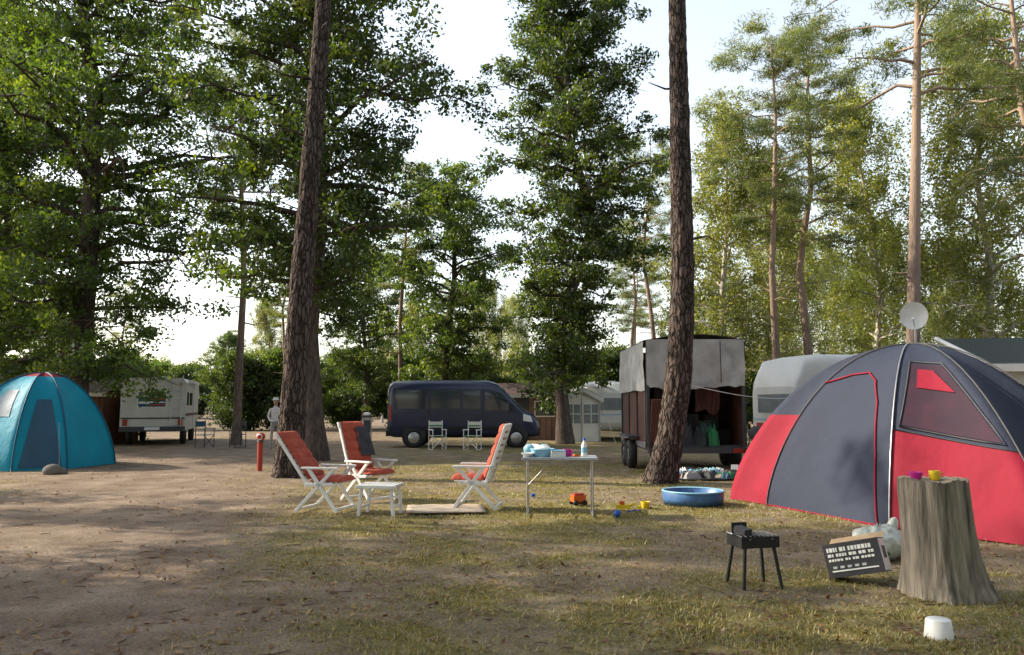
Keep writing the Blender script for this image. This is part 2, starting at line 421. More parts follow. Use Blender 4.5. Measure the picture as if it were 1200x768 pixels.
# grass blades
g=np.random.default_rng(5)
n=480000
yy=3.0+17*g.random(n)**1.5;xx=g.uniform(-1,1,n)*(yy*.68+1)
keep=g.random(n)<gmask(xx,yy)**1.2*(.35+.65*(fbm(xx*3,yy*3,44)>.5))
xx=xx[keep];yy=yy[keep];n=len(xx)
zz=gz(xx,yy)
h=g.uniform(.012,.036,n)*(1+.8*(g.random(n)>.95));w=g.uniform(.003,.006,n)*(1+yy*.06)
az=g.uniform(0,6.28,n);lean=g.uniform(0,.05,n);la=g.uniform(0,6.28,n)
p=np.stack([xx,yy,zz-.004],1);dx=np.stack([np.cos(az),np.sin(az),np.zeros(n)],1)*w[:,None]
tp=p+np.stack([np.cos(la)*lean,np.sin(la)*lean,h],1)
V=np.stack([p-dx,p+dx,tp],1).reshape(-1,3)
M['grass']=leafmat('grass_blades',(.11,.115,.03),(.19,.175,.06),(.38,.32,.17),.2)
link('grass',np_mesh('grass',V,np.arange(n*3).reshape(-1,3),np.zeros(n),g.random(n)**.8,[M['grass']]))
# fallen leaves
n=15000
yy=3.2+20*g.random(n)**1.4;xx=g.uniform(-1,1,n)*(yy*.66+.5)
k=g.random(n)<(.25+.75*(fbm(xx*.8,yy*.8,77)>.50));xx=xx[k];yy=yy[k];n=len(xx)
p=np.stack([xx,yy,gz(xx,yy)+g.uniform(.006,.02,n)],1)
a=g.normal(0,1,(n,3))*[1,1,.25];a/=np.linalg.norm(a,axis=1)[:,None]
b_=np.cross(a,np.array([0,0,1.])+g.normal(0,.25,(n,3)));b_/=np.linalg.norm(b_,axis=1)[:,None]
s=g.uniform(.012,.038,(n,1))
V=np.stack([p-a*s,p+b_*s*.5,p+a*s,p-b_*s*.5],1).reshape(-1,3)
M['litter']=leafmat('dead_leaves',(.08,.035,.018),(.18,.09,.04),(.34,.23,.10),.15)
link('fallen_leaves',np_mesh('fallen_leaves',V,np.arange(n*4).reshape(-1,4),np.zeros(n),g.random(n),[M['litter']]))
mb=MB();rt=random.Random(91)
for i in range(320):
    y=3.3+12*rt.random()**1.3;x=rt.uniform(-1,1)*y*.66;a_=rt.uniform(0,6.28);l_=rt.uniform(.04,.22);zc=float(gz(np.array([x]),np.array([y]))[0])+.008
    mb.tube([(x,y,zc),(x+math.cos(a_)*l_*.5,y+math.sin(a_)*l_*.5,zc+rt.uniform(0,.012)),(x+math.cos(a_+.3)*l_,y+math.sin(a_+.3)*l_,zc)],[.005,.004,.002],M['twig'],4)
mb.obj('fallen_twigs')

# ------------------------------------------------------------------ trees
t_oakA=tree('oak_a',1,20,.42,2.4,5.3,74,150,.15,'bark_d','leaf_o',clr=.98,skip=.15)
t_oakB=tree('oak_b',2,19,.30,4.4,4.5,62,150,.145,'bark_d','leaf_o',clr=.95,skip=.15)
t_oakC=tree('oak_c',3,22,.28,2.2,3.5,92,125,.15,'bark_d','leaf_o',clr=.82,skip=.15)
t_oakD=tree('oak_d',4,13,.25,2.2,4.0,46,120,.16,'bark_d','leaf_o',skip=.22)
t_birA=tree('birch_a',5,17,.18,3.0,3.0,50,100,.14,'bark_b','leaf_b','birch',skip=.25)
t_birB=tree('birch_b',6,19,.2,3.5,3.8,60,100,.15,'bark_b','leaf_b','birch',clr=1.0,skip=.25)
t_pinA=tree('pine_a',7,19,.20,10.0,3.0,34,170,.16,'bark_p','leaf_p','pine',dead=10,clr=1.0)
t_pinB=tree('pine_b',8,21,.24,9.5,3.4,38,170,.16,'bark_p','leaf_p','pine',dead=14,clr=1.05)
t_bush=tree('bush',9,3.4,.05,.2,1.9,45,80,.13,'bark_d','leaf_o',clr=.6)
t_shade=tree('oak_open',31,14,.26,4.5,4.2,17,150,.17,'bark_d','leaf_o',clr=1.0,skip=.42)
t_shade2=tree('oak_open_b',33,13,.26,4.0,3.4,26,170,.17,'bark_d','leaf_o',clr=1.0,skip=.3)

n1=tree('pine_near_l',21,21,.285,11.5,3.8,36,150,.18,'bark_n','leaf_p','pine',path=[(-.2,0,0),(0,0,0),(3.5,.14,0),(7,.30,.1),(10,.42,.2),(21,.9,.4)],near=True,dead=5,clr=1.1)
n2=tree('pine_near_c',22,21,.275,12,3.8,36,150,.18,'bark_n','leaf_p','pine',path=[(-.2,-.12,0),(0,0,0),(1.2,.26,0),(2.5,.42,0),(4,.5,0),(10,.52,.1),(21,.3,.4)],near=True,dead=4,clr=1.1)
link('pine_tree',n1,(-4.7,16.9,0))
link('pine_tree',n2,(2.92,15.7,0))
n3=tree('pine_near_r',23,21,.24,11.5,4.0,34,170,.17,'bark_p','leaf_p','pine',path=[(-.2,0,0),(0,0,0),(10,1.1,0),(21,1.9,0)],dead=8,clr=1.1)
link('pine_tree',n3,(12.35,25.5,0))

def T(name,me,x,y,s=1,rz=None,sz=None,parent=None):
    o=link(name,me,(x,y,-.03),random.uniform(0,6.28) if rz is None else rz,(s,s,sz or s),parent)
    return o
T('oak_tree',t_oakA,-14.6,26.5,1.0,.3)
T('oak_tree',t_oakB,-5.35,21.9,.95,1.2)
T('oak_tree',t_oakC,2.1,31.5,1.0,2.0)
T('oak_tree',t_oakD,-3.2,39,1.0,.5)
T('oak_tree',t_oakA,-22,34,.95,2.2)
T('oak_tree',t_oakD,-19.5,28,1.0,4.2)
T('pine_tree',t_pinA,-10.5,30.5,.85,.4)
T('pine_tree',t_pinA,-12.6,44,.6,2.4)
T('oak_tree',t_oakD,-8.5,46,.8,2.5)
T('birch_tree',t_birA,10.2,37,.95,0)
T('birch_tree',t_birB,21.0,34,1.0,1)
T('birch_tree',t_birA,17.3,38,1.0,2)
T('pine_tree',t_pinA,11.2,33.5,.95,2.9)
T('pine_tree',t_pinB,12.9,34.5,.9,4.2)
T('pine_tree',t_pinB,19.5,29,1.0,1.2)
T('pine_tree',t_pinA,7.4,42,.85,1.1)
T('birch_tree',t_birB,15.6,47,.85,3)
T('pine_tree',t_pinA,-5.6,40,.75,3.3)
T('bush',t_bush,15.3,36,1.0,1)
T('bush',t_bush,-17,34,.9,2)
# open-crowned trees left of the view that dapple the pitch
T('oak_tree',t_shade,-12.5,4.6,1.0,.2)
T('oak_tree',t_shade2,-13.2,8.2,.95,2.4)
T('oak_tree',t_shade,-15.5,13.0,.95,1.7)
T('oak_tree',t_shade2,-20.5,7.5,1.1,3.1)
T('oak_tree',t_shade,-10.5,-.5,.95,5.0)
# unseen forest trees added behind and right of the viewpoint to block skylight
for x_,y_,m_,s_ in ((1,-9,t_oakA,.9),(9,-7,t_oakB,1),(15,-1,t_oakA,.9),(17,7,t_oakB,1),(-6,-14,t_oakA,1),(6,-17,t_oakB,1),(-14,-12,t_oakB,1),(15,-12,t_oakA,1),(22,3,t_oakA,.95)):
    T('oak_tree',m_,x_,y_,s_)
dt=bpy.data.objects.new('distant_trees',None);scene.collection.objects.link(dt)
rg=random.Random(12)
for row,(yy_,hs) in enumerate(((54,.9),(68,1.0))):
    x=-60+row*2
    while x<70:
        px=x/yy_
        me=rg.choice([t_pinA,t_birA,t_birB,t_pinB,t_oakD,t_birB])
        s=rg.uniform(.75,1.0)*hs
        if px<-.05:
            s*=.62
            me=rg.choice([t_oakD,t_birA,t_pinB])
            if -.46<px<-.33 and rg.random()<.85: x+=3;continue
        elif px<.14: s*=.7
        T('tree',me,x,yy_+rg.uniform(-3,3),s,rg.uniform(0,6),parent=dt)
        x+=rg.uniform(4.2,7.5)
x=-34
while x<42:
    if not(-.44<x/50<-.34):T('bush',t_bush,x,50+rg.uniform(-3,3),rg.uniform(.8,1.4),rg.uniform(0,6),parent=dt)
    x+=rg.uniform(2.2,4.0)
x=-90
while x<95:
    T('bush',t_bush,x,92+rg.uniform(-4,4),rg.uniform(1.4,2.2),rg.uniform(0,6),parent=dt);x+=rg.uniform(2.6,4.4)

# ------------------------------------------------------------------ dome tents
def dome_pt(base,ap,H,i,u,th,e=1.4,sag=.05,off=0):
    if hasattr(e,'__len__'): e=e[i]+(e[(i+1)%len(base)]-e[i])*u
    a=base[i];b=base[(i+1)%len(base)]
    bx=a[0]+(b[0]-a[0])*u;by=a[1]+(b[1]-a[1])*u
    c=math.cos(th)*(1-sag*math.sin(math.pi*u)*math.sin(th*1.6)) +off
    z=H*max(0,math.sin(th))**e*(1+off*.5)
    return (ap[0]+(bx-ap[0])*c,ap[1]+(by-ap[1])*c,z+.01)
def dome(mb,base,ap,H,matf,nu=10,nth=30,e=1.4,sag=.05):
    for i in range(len(base)):
        for k in range(nth):
            t0=math.pi/2*k/nth;t1=math.pi/2*(k+1)/nth
            for j in range(nu):
                u0=j/nu;u1=(j+1)/nu
                P=[dome_pt(base,ap,H,i,u,t,e,sag) for u,t in ((u0,t0),(u1,t0),(u1,t1),(u0,t1))]
                z=(P[0][2]+P[2][2])/2
                mb.add(P,[(0,1,2,3)],matf(i,(u0+u1)/2,math.degrees(t0+t1)/2,z),True)
def patch(mb,base,ap,H,i,u0,u1,t0,t1,m,off=.006,e=1.4,sag=.05,n=8,top=None):
    G=[]
    for k in range(n+1):
        f=k/n;t=t0+(t1-t0)*f;ua,ub=u0,u1
        if top: ua=u0+(top[0]-u0)*f;ub=u1+(top[1]-u1)*f
        G.append([dome_pt(base,ap,H,i,ua+(ub-ua)*j/n,R(t),e,sag,off) for j in range(n+1)])
    mb.grid(G,m)
def weld(o):
    w=o.modifiers.new('w','WELD');w.merge_threshold=.0015

ap=(5.7,11.35);H=2.36
base=[(3.5,12.95),(3.85,12.15),(4.62,9.9),(5.7,8.35),(7.2,8.5),(7.8,12.0),(5.9,14.3)]
ee=[1.4,1.4,1.5,1.95,2.4,2.2,1.6]
mb=MB()
def mf(i,u,t,z):
    if i==0 or i==6: return M['tred'] if t<42 else M['tgrey']
    if i==1: return M['tgrey']
    return M['tred'] if t<39 else M['tgrey']
dome(mb,base,ap,H,mf,e=ee,sag=.09)
for i in (1,2,3,4,5):
    mb.tube([dome_pt(base,ap,H,i,0,R(a),e=ee,off=.008) for a in range(0,91,5)],.011,M['dkgrey'] if i!=2 else M['steel'],6)
def pipe(i,seq,m,r=.010,b=base,a=ap,h=H,sag=.09,e=ee):
    pts=[]
    for (ua,ta),(ub,tb) in zip(seq[:-1],seq[1:]):
        for k in range(6): pts.append(dome_pt(b,a,h,i,ua+(ub-ua)*k/6,R(ta+(tb-ta)*k/6),off=.008,sag=sag,e=e))
    pts.append(dome_pt(b,a,h,i,seq[-1][0],R(seq[-1][1]),off=.008,sag=sag,e=e))
    mb.tube(pts,r,m,6)
pipe(1,[(0,56),(.25,60),(.5,61),(.68,57),(.8,48),(.87,30),(.9,14),(.92,1)],M['tred'],.014)
pipe(1,[(0,0.6),(.5,.6),(1,.6)],M['tred'],.014)
patch(mb,base,ap,H,2,.08,.92,41,66,M['tmesh'],top=(.2,.75),sag=.09,e=ee)
patch(mb,base,ap,H,2,.25,.72,55,63,M['tred'],off=.014,top=(.3,.55),sag=.09,e=ee)
pipe(2,[(.06,40.5),(.94,40.5),(.77,67),(.18,67),(.06,40.5)],M['dkgrey'])
pipe(2,[(0,39.2),(1,39.2)],M['dkgrey'],.006)
o=mb.obj('dome_tent');weld(o)

mb=MB()
ap2=(0,.0);H2=2.3
base2=[(-1.3,-1.55),(.5,-1.7),(1.3,-.9),(1.4,.9),(.4,1.7),(-1.6,1.5),(-2.1,-.1)]
def mf2(i,u,t,z):
    if t>74: return M['tred']
    return M['tcyan']
dome(mb,base2,ap2,H2,mf2,e=1.3,sag=.08)
for i in (0,1,2,3,4,5,6):
    mb.tube([dome_pt(base2,ap2,H2,i,0,R(a),e=1.3,off=.008) for a in range(0,91,5)],.014,M['tdk'],6)
patch(mb,base2,ap2,H2,1,.1,.9,3,50,M['tdk'],e=1.3,top=(.3,.75),sag=.08)
patch(mb,base2,ap2,H2,0,.25,.75,38,58,M['tdk'],e=1.3,top=(.35,.65),sag=.08)
for a_,b_ in (((1.1,-1.0,1.1),(1.7,-1.8,0)),((.4,-1.4,1.3),(.9,-2.8,0))): mb.tube([a_,b_],.003,M['white'],4)
o=mb.obj('dome_tent',(-11.7,19.9,0),-4);weld(o)
mb=MB();mb.ell((0,0,.08),(.22,.16,.15),M['rock'],12);mb.ell((.16,.05,.05),(.14,.12,.1),M['rock'],10)
mb.obj('rock',(-10.0,17.5,0))

# ------------------------------------------------------------------ van
mb=MB()
st=[(-2.72,.45,2.1,.86),(-2.66,.38,2.3,.93),(-2.5,.34,2.38,.97),(-1.5,.33,2.42,.98),(0,.33,2.42,.98),(.9,.33,2.40,.98),(1.2,.33,2.30,.98),(1.5,.33,2.06,.97),(1.85,.33,1.68,.96),(2.08,.33,1.42,.95),(2.3,.34,1.30,.93),(2.55,.36,1.16,.88),(2.68,.4,1.0,.82),(2.74,.48,.85,.74)]
loft(mb,st,M['navy'],6,44)
def vs(x,z,off=.006):
    xs=[s[0] for s in st];z0=np.interp(x,xs,[s[1] for s in st]);z1=np.interp(x,xs,[s[2] for s in st]);w=np.interp(x,xs,[s[3] for s in st])
    q=min(.999,abs((z-(z0+z1)/2)/((z1-z0)/2)));return w*(1-q**6)**(1/6)+off
for sg in (-1,1):
    def side(quad,m,off=.006,n=6):
        (xa,za),(xb,zb),(xc,zc),(xd,zd)=quad;G=[]
        for i in range(n+1):
            f=i/n;row=[]
            for j in range(n+1):
                h=j/n
                x=(xa*(1-h)+xb*h)*(1-f)+(xd*(1-h)+xc*h)*f;z=(za*(1-h)+zb*h)*(1-f)+(zd*(1-h)+zc*h)*f
                row.append((x,sg*vs(x,z,off),z))
            G.append(row)
        mb.grid(G,m)
    side([(-2.45,1.38),(-1.25,1.38),(-1.25,2.05),(-2.4,2.05)],M['glass'])
    side([(-1.15,1.38),(-.1,1.38),(-.1,2.05),(-1.15,2.05)],M['glass'])
    side([(.0,1.38),(.62,1.38),(.62,2.05),(.0,2.05)],M['glass'])
    side([(.78,1.32),(1.78,1.32),(1.38,1.95),(.78,2.0)],M['glass'])
    side([(-2.6,.62),(2.5,.62),(2.5,.72),(-2.6,.72)],M['black'],.012)
    side([(-2.6,.36),(2.5,.36),(2.5,.48),(-2.6,.48)],M['black'],.01)
    side([(2.15,.95),(2.5,.9),(2.42,1.12),(2.15,1.2)],M['white'],.01)
    side([(-2.66,.95),(-2.56,.95),(-2.56,1.5),(-2.66,1.5)],M['redp'],.008)
    for x in (-1.2,.7,1.85):
        mb.tube([(x,sg*vs(x,.5,.004),.5),(x,sg*vs(x,1.2,.004),1.2),(x,sg*vs(x,1.34,.004),1.34)],.008,M['black'],4)
    mb.tube([(-2.5,sg*vs(-2.5,1.2,.005),1.2),(1.8,sg*vs(1.8,1.2,.005),1.2)],.008,M['dkgrey'],4)
    mb.box((.8,sg*.995,1.1),(.16,.02,.03),M['black'])
    for x in (-1.75,1.9):
        mb.lathe([(0,.0),(.43,.0),(.43,.02)],(x,sg*.965 ,.40),M['black'],28,'y')
        mb.lathe([(.18,-.1),(.33,-.1),(.35,-.06),(.35,.06),(.33,.1),(.2,.1),(.19,.06),(.05,.08),(0,.08)] if sg>0 else [(.18,.1),(.33,.1),(.35,.06),(.35,-.06),(.33,-.1),(.2,-.1),(.19,-.06),(.05,-.08),(0,-.08)],(x,sg*.90,.35),M['black'],28,'y')
        mb.lathe([(0,sg*.105),(.19,sg*.10),(.21,sg*.085)],(x,sg*.905,.35),M['steel'],20,'y')
    mb.box((1.72,sg*1.12,1.42),(.12,.2,.26),M['black'])
G=[]
for i in range(7):
    x=1.3+ .72*i/6;row=[]
    z1=np.interp(x,[s[0] for s in st],[s[2] for s in st]);z0=.33
    for j in range(9):
        y=-.85+1.7*j/8;row.append((x+.004,y,(z0+z1)/2+(z1-z0)/2*(1-abs(y/.98)**6)**(1/6)+.006))
    G.append(row)
mb.grid(G,M['glass'])
mb.box((2.66,0,.55),(.16,1.6,.28),M['black']);mb.box((-2.72,0,.5),(.1,1.7,.2),M['black'])
mb.obj('van',(-1.75,29.5,0),0)

# director chairs
def dchair(x,y,rz,c='awn',fr='white'):
    mb=MB();F=M[fr]
    for sx in (-.24,.24):
        mb.tube([(sx,-.2,0),(sx,.2,0)],.012,F,6)
        mb.tube([(sx,-.2,0),(sx,-.2,.66)],.016,F,6);mb.tube([(sx,.2,0),(sx,.2,.98)],.016,F,6)
        mb.box((sx,0,.67),(.05,.46,.03),F)
    mb.tube([(-.24,-.19,.05),(.24,-.19,.45)],.014,F,6);mb.tube([(.24,-.17,.05),(-.24,-.17,.45)],.014,F,6)
    mb.box((0,0,.46),(.5,.42,.025),M[c]);mb.box((0,.2,.84),(.5,.02,.2),M[c])
    if c=='awn': mb.box((0,.187,.80),(.46,.006,.05),M['green']);mb.box((0,-.212,.46),(.5,.006,.03),M['green'])
    mb.obj('folding_chair',(x,y,0),rz,bevel=.004)
dchair(-2.55,27.4,25);dchair(-1.35,27.3,-20)
dchair(-10.9,28.4,70,'tdk','dkgrey');dchair(-9.9,28.9,-50,'cloth_dk','dkgrey')

# ------------------------------------------------------------------ motorhome
mb=MB()
prof=[(-1.12,.55),(1.12,.55),(1.12,2.35),(1.0,2.52),(-1.0,2.52),(-1.12,2.35)]
L=5.6
vsx=[(x,0,z) for x,z in prof]+[(x,L,z) for x,z in prof];k=len(prof)
mb.add(vsx,[tuple(range(k)),tuple(range(k,2*k))]+[(i,(i+1)%k,k+(i+1)%k,k+i) for i in range(k)],M['cream'])
mb.box((-.05,-.012,1.72),(1.02,.02,.62),M['white']);mb.box((-.05,-.024,1.72),(.94,.02,.54),M['tdk'])
for i in range(5): mb.box((.14,-.037,1.51+i*.105),(.54,.01,.05),M['white'] if i%2 else M['redp'])
mb.box((-.32,-.037,1.6),(.36,.01,.09),M['white']);mb.box((-.32,-.037,1.84),(.36,.01,.07),M['white'])
for a_ in (.62,.98): mb.tube([(a_,-.07,.6),(a_,-.07,2.45),(a_,.15,2.62)],.014,M['steel'],6)
for i in range(6): mb.tube([(.62,-.07,.75+i*.32),(.98,-.07,.75+i*.32)],.011,M['steel'],6)
mb.box((0,-.05,.62),(2.26,.16,.18),M['dkgrey']);mb.box((0,-.015,1.02),(2.2,.02,.05),M['dkgrey'])
mb.box((0,-.14,.64),(.52,.01,.11),M['white'])
for sx in (-.95,.95):
    mb.box((sx,-.015,.86),(.16,.03,.24),M['redp']);mb.box((sx,-.02,2.3),(.1,.03,.05),M['orange'])
    for yy_ in (1.3,4.6):
        mb.lathe([(0,-.1),(.3,-.1),(.34,-.06),(.34,.06),(.3,.1),(0,.1)],(sx,yy_,.34),M['black'],20,'x')
mb.box((1.13,2.0,1.75),(.02,1.0,.5),M['glass']);mb.box((1.135,3.4,1.5),(.02,.6,1.7),M['caravan']);mb.box((1.13,.7,1.75),(.02,.6,.5),M['glass'])
mb.box((1.14,2.6,1.15),(.012,5.2,.09),M['brown'])
mb.box((0,2.2,2.58),(.5,.7,.12),M['white']);mb.box((1.18,2.6,2.42),(.12,3.6,.12),M['white'])
mb.box((0,6.1,1.15),(2.0,1.1,1.2),M['cream'],tp=.85);mb.box((0,5.9,2.15),(2.2,1.3,.7),M['cream'],tp=.92)
mb.obj('motorhome',(-13.4,29.8,0),17,bevel=.03)

# ------------------------------------------------------------------ caravans
def caravan(x,y,rz,L=5.2,H=2.65,name='caravan'):
    mb=MB();h=L/2
    st_=[(-h,.8,2.0,1.05),(-h+.06,.6,2.25,1.1),(-h+.3,.45,H-.1,1.12),(-h+.8,.42,H,1.13),(0,.42,H+.02,1.13),(h-.8,.42,H,1.13),(h-.3,.45,H-.12,1.12),(h-.06,.6,2.2,1.1),(h,.8,1.9,1.05)]
    loft(mb,st_,M['caravan'],9,44)
    for sg in (-1,1):
        for xx_,w in ((-1.6,.9),(0,.9),(1.55,.9)):
            mb.box((xx_,sg*1.13,1.65),(w,.03,.55),M['glass']);mb.box((xx_,sg*1.128,1.65),(w+.08,.022,.63),M['dkgrey'])
        mb.box((0,sg*1.135,1.12),(L-.6,.012,.06),M['ltblue']);mb.box((0,sg*1.135,1.0),(L-.6,.012,.03),M['dkgrey'])
        mb.lathe([(0,-.1),(.3,-.1),(.33,-.05),(.33,.05),(.3,.1),(0,.1)],(0,sg*1.0,.33),M['black'],20,'y')
        mb.box((sg*(h-.02),0,1.55),(.08,1.5,.5),M['awg'])
        for k_ in (-.7,.7): mb.box((sg*(h+.0),k_,.95),(.05,.3,.14),M['redp'])
        mb.box((sg*h,0,1.12),(.03,2.0,.04),M['ltblue'])
    mb.box((-.2,-1.14,1.4),(.62,.02,1.75),M['caravan']);mb.tube([(h,0,.45),(h+1.1,0,.42)],.04,M['steel'],6)
    mb.box((.5,0,H+.05),(.6,.6,.1),M['white'])
    mb.obj(name,(x,y,0),rz)
caravan(9.6,22.2,14,H=2.85)
caravan(4.35,35.8,84,H=2.5)
def awning(x,y,rz,w=2.6,d=2.2,h=2.0):
    mb=MB();hw=w/2;hd=d/2;A=M['awn']
    tp=h+.4
    vs_=[(-hw,-hd,0),(hw,-hd,0),(hw,-hd,h),(0,-hd,tp),(-hw,-hd,h),(-hw,hd,0),(hw,hd,0),(hw,hd,h),(0,hd,tp),(-hw,hd,h)]
    mb.add(vs_,[(0,1,2,3,4),(5,9,8,7,6),(0,4,9,5),(1,6,7,2)],A)
    e=.14
    for sg in (-1,1):
        G=[]
        for i in range(9):
            f=i/8;row=[]
            for j in range(9):
                g_=j/8;row.append((sg*(hw+e)*f,-hd-e+(d+2*e)*g_,tp+.02-(tp-h+.06)*f-.05*math.sin(math.pi*f)*math.sin(math.pi*g_)))
            G.append(row)
        mb.grid(G,A)
        for k_ in range(9): mb.box((sg*(k_+.5)*(hw+e)/9,-hd-e-.01,tp-.09-(tp-h+.06)*(k_+.5)/9),((hw+e)/9*.96,.008,.2),M['caravan'])
    for k_ in (-.5,.5):
        mb.box((k_*w*.5,-hd-.01,h*.62),(w*.40,.012,h*.42),M['awg'])
        mb.box((k_*w*.5,-hd-.02,h*.62),(.04,.012,h*.42),A);mb.box((k_*w*.5,-hd-.024,h*.62),(w*.40,.010,.04),A)
    for k_ in (-hw,0,hw): mb.tube([(k_,-hd-.03,0),(k_,-hd-.03,h-.05)],.02,M['steel'],6)
    for k_ in (-hw,hw): mb.tube([(k_,-hd-.1,h-.1),(k_*1.5,-hd-1.2,0)],.006,M['white'],4)
    mb.obj('awning_tent',(x,y,0),rz)
awning(2.75,34.6,6,1.5,3,1.85)
mb=MB()
mb.box((0,0,1.2),(5.5,3,2.4),M['caravan'])
mb.add([(-2.9,-1.7,2.35),(2.9,-1.7,2.35),(2.9,1.6,3.15),(-2.9,1.6,3.15)],[(0,1,2,3)],M['dgreen'])
mb.add([(-2.9,-1.71,2.2),(2.9,-1.71,2.2),(2.9,-1.71,2.36),(-2.9,-1.71,2.36)],[(0,1,2,3)],M['white'])
mb.tube([(-2.9,-1.7,2.36),(-2.9,1.6,3.16)],.05,M['white'],6)
for k_ in (-1.8,-.6,.6,1.8):
    mb.box((k_,-1.51,1.5),(.95,.02,.8),M['glass']);mb.box((k_,-1.505,1.5),(1.03,.016,.88),M['dkgrey'])
for k_ in (-2.8,0,2.8): mb.tube([(k_,-1.65,0),(k_,-1.65,2.3)],.025,M['steel'],6)
mb.obj('caravan_awning',(13.1,17.6,0),-12)
# satellite dish
mb=MB()
mb.tube([(0,0,0),(0,0,3.6)],.025,M['steel'],8)
G=[]
for i in range(7):
    r=.32*i/6;G.append([(r*math.cos(q*math.pi/12),-.12-.0+ -.22*(r/.32)**2*.4, 3.72+r*math.sin(q*math.pi/12)*1.08) for q in range(25)])
mb.grid(G,M['white']);mb.tube([(0,-.1,3.45),(0,-.5,3.55)],.012,M['steel'],6);mb.ell((0,-.5,3.6),(.04,.06,.05),M['white'],8);mb.box((0,-.04,3.68),(.1,.1,.16),M['dkgrey'])
mb.obj('satellite_dish',(10.1,19.8,0),-30)

# sheds
def shed(x,y,rz,w,d,h,name='wooden_shed',wm='wood'):
    mb=MB()
    mb.box((0,0,h/2),(w,d,h),M[wm])
    for i in range(int(w/.25)): mb.box((-w/2+.125+i*.25,-d/2-.006,h/2),(.02,.012,h),M['dark'])
    hw=w/2+.25;hd=d/2+.3
    mb.add([(-hw,-hd,h-.05),(hw,-hd,h-.05),(hw,0,h+.5),(-hw,0,h+.5),(-hw,hd,h-.05),(hw,hd,h-.05)],[(0,1,2,3),(3,2,5,4)],M['roof'])
    mb.box((0,-hd,h-.1),(2*hw,.03,.14),M['awn'])
    mb.box((-w*.22,-d/2-.03,1.0),(.85,.04,1.95),M['dkgrey']);mb.box((w*.2,-d/2-.03,1.35),(.9,.04,.7),M['white']);mb.box((w*.2,-d/2-.055,1.35),(.8,.02,.6),M['glass'])
    mb.obj(name,(x,y,0),rz)
shed(-16.9,31.5,0,3.0,3,2.0);shed(.9,36.0,0,2.6,2.6,2.0,wm='hut')

# ------------------------------------------------------------------ trailer
mb=MB()
w,l=2.2,3.9
z0=.55
mb.box((w/2,l/2,z0),(w,l,.1),M['dkgrey'])
mb.box((.03,l/2,z0+.75),(.05,l,1.4),M['brown']);mb.box((w-.03,l/2,z0+.75),(.05,l,1.4),M['brown']);mb.box((w/2,l-.03,z0+.75),(w-.12,.05,1.4),M['brown'])
for yy_ in (.03,1.3,2.6,l-.03):
    mb.box((-.015,yy_,z0+.75),(.04,.06,1.44),M['dkgrey']);mb.box((w+.015,yy_,z0+.75),(.04,.06,1.44),M['dkgrey'])
for xx_ in (.03,w-.03): mb.box((xx_,-.02,z0+1.2),(.07,.06,2.4),M['dkgrey'])
mb.box((-.02,l/2,z0+.06),(.06,l,.12),M['steel'])
def tz(a,b,s): return (fbm(np.array([a]),np.array([b]),s)[0]-.5)
def tarpwall(p0,p1,za,zb,nrm,s,sagb=.1,m='tarp'):
    G=[]
    for i in range(13):
        f=i/12;row=[]
        for j in range(41):
            u=j/40;x=p0[0]+(p1[0]-p0[0])*u;y=p0[1]+(p1[1]-p0[1])*u
            zl=za+sagb*tz(u*5,3,s);z=zl+(zb-zl)*f
            o=.04+.16*tz(u*9,f*2.2,s)*(1-f*.6)
            row.append((x+nrm[0]*o,y+nrm[1]*o,z))
        G.append(row)
    mb.grid(G,M[m])
tarpwall((-.02,0),(-.02,l),1.85,2.95,(-1,0),1);tarpwall((w+.02,0),(w+.02,l),1.85,2.95,(1,0),2)
tarpwall((0,-.05),(w,-.05),1.92,2.98,(0,-1),3,.22);tarpwall((0,l+.02),(w,l+.02),1.85,2.95,(0,1),4)
G=[[( -.06+ (w+.12)*i/10,-.09+(l+.18)*j/12,2.96+.14*math.sin(math.pi*i/10)+.04*tz(i*.7,j*.7,6)) for j in range(13)] for i in range(11)]
mb.grid(G,M['tarp'])
for k_ in (.25,.75): mb.tube([(w*k_,-.14,2.95),(w*k_,-.16,2.0)],.012,M['cloth_dk'],4)
for yy_ in (1.45,2.2):
    for xx_,sg in ((-.14,-1),(w+.14,1)):
        mb.lathe([(0,-.1),(.1,-.1),(.17,-.06),(.2,-.1),(.30,-.1),(.34,-.06),(.34,.06),(.3,.1),(.2,.1),(.17,.06),(.1,.1),(0,.1)],(xx_,yy_,.34),M['black'],24,'x')
        mb.lathe([(0,.0),(.12,0),(.16,-.03*sg)],(xx_+sg*.09,yy_,.34),M['white'],16,'x')
mb.box((-.14,1.83,.76),(.26,1.6,.05),M['dkgrey']);mb.box((w+.14,1.83,.76),(.26,1.6,.05),M['dkgrey'])
mb.box((w/2,-.1,.5),(w,.08,.12),M['dkgrey'])
for sx in (.2,w-.2): mb.box((sx,-.15,.5),(.22,.03,.1),M['redp'])
rg2=random.Random(3)
def rag(cx,cy,cz,sx,sy,h,m,sd,rz=0):
    """crumpled low heap of cloth or a soft bag with folds"""
    G=[];n=12;c,s_=math.cos(rz),math.sin(rz)
    for i in range(n+1):
        row=[]
        for j in range(n+1):
            u=-1+2*i/n;v=-1+2*j/n
            e=max(0,1-max(abs(u),abs(v))**4)
            k=1+.45*tz(i*.55+sd,j*.55,sd%23)
            x=u*sx*k;y=v*sy*k
            z=cz+h*e**.6*(.6+1.6*(tz(i*.8+sd*3,j*.8,sd%19)+.25))
            row.append((cx+x*c-y*s_,cy+x*s_+y*c,max(cz,z)))
        G.append(row)
    mb.grid(G,M[m])
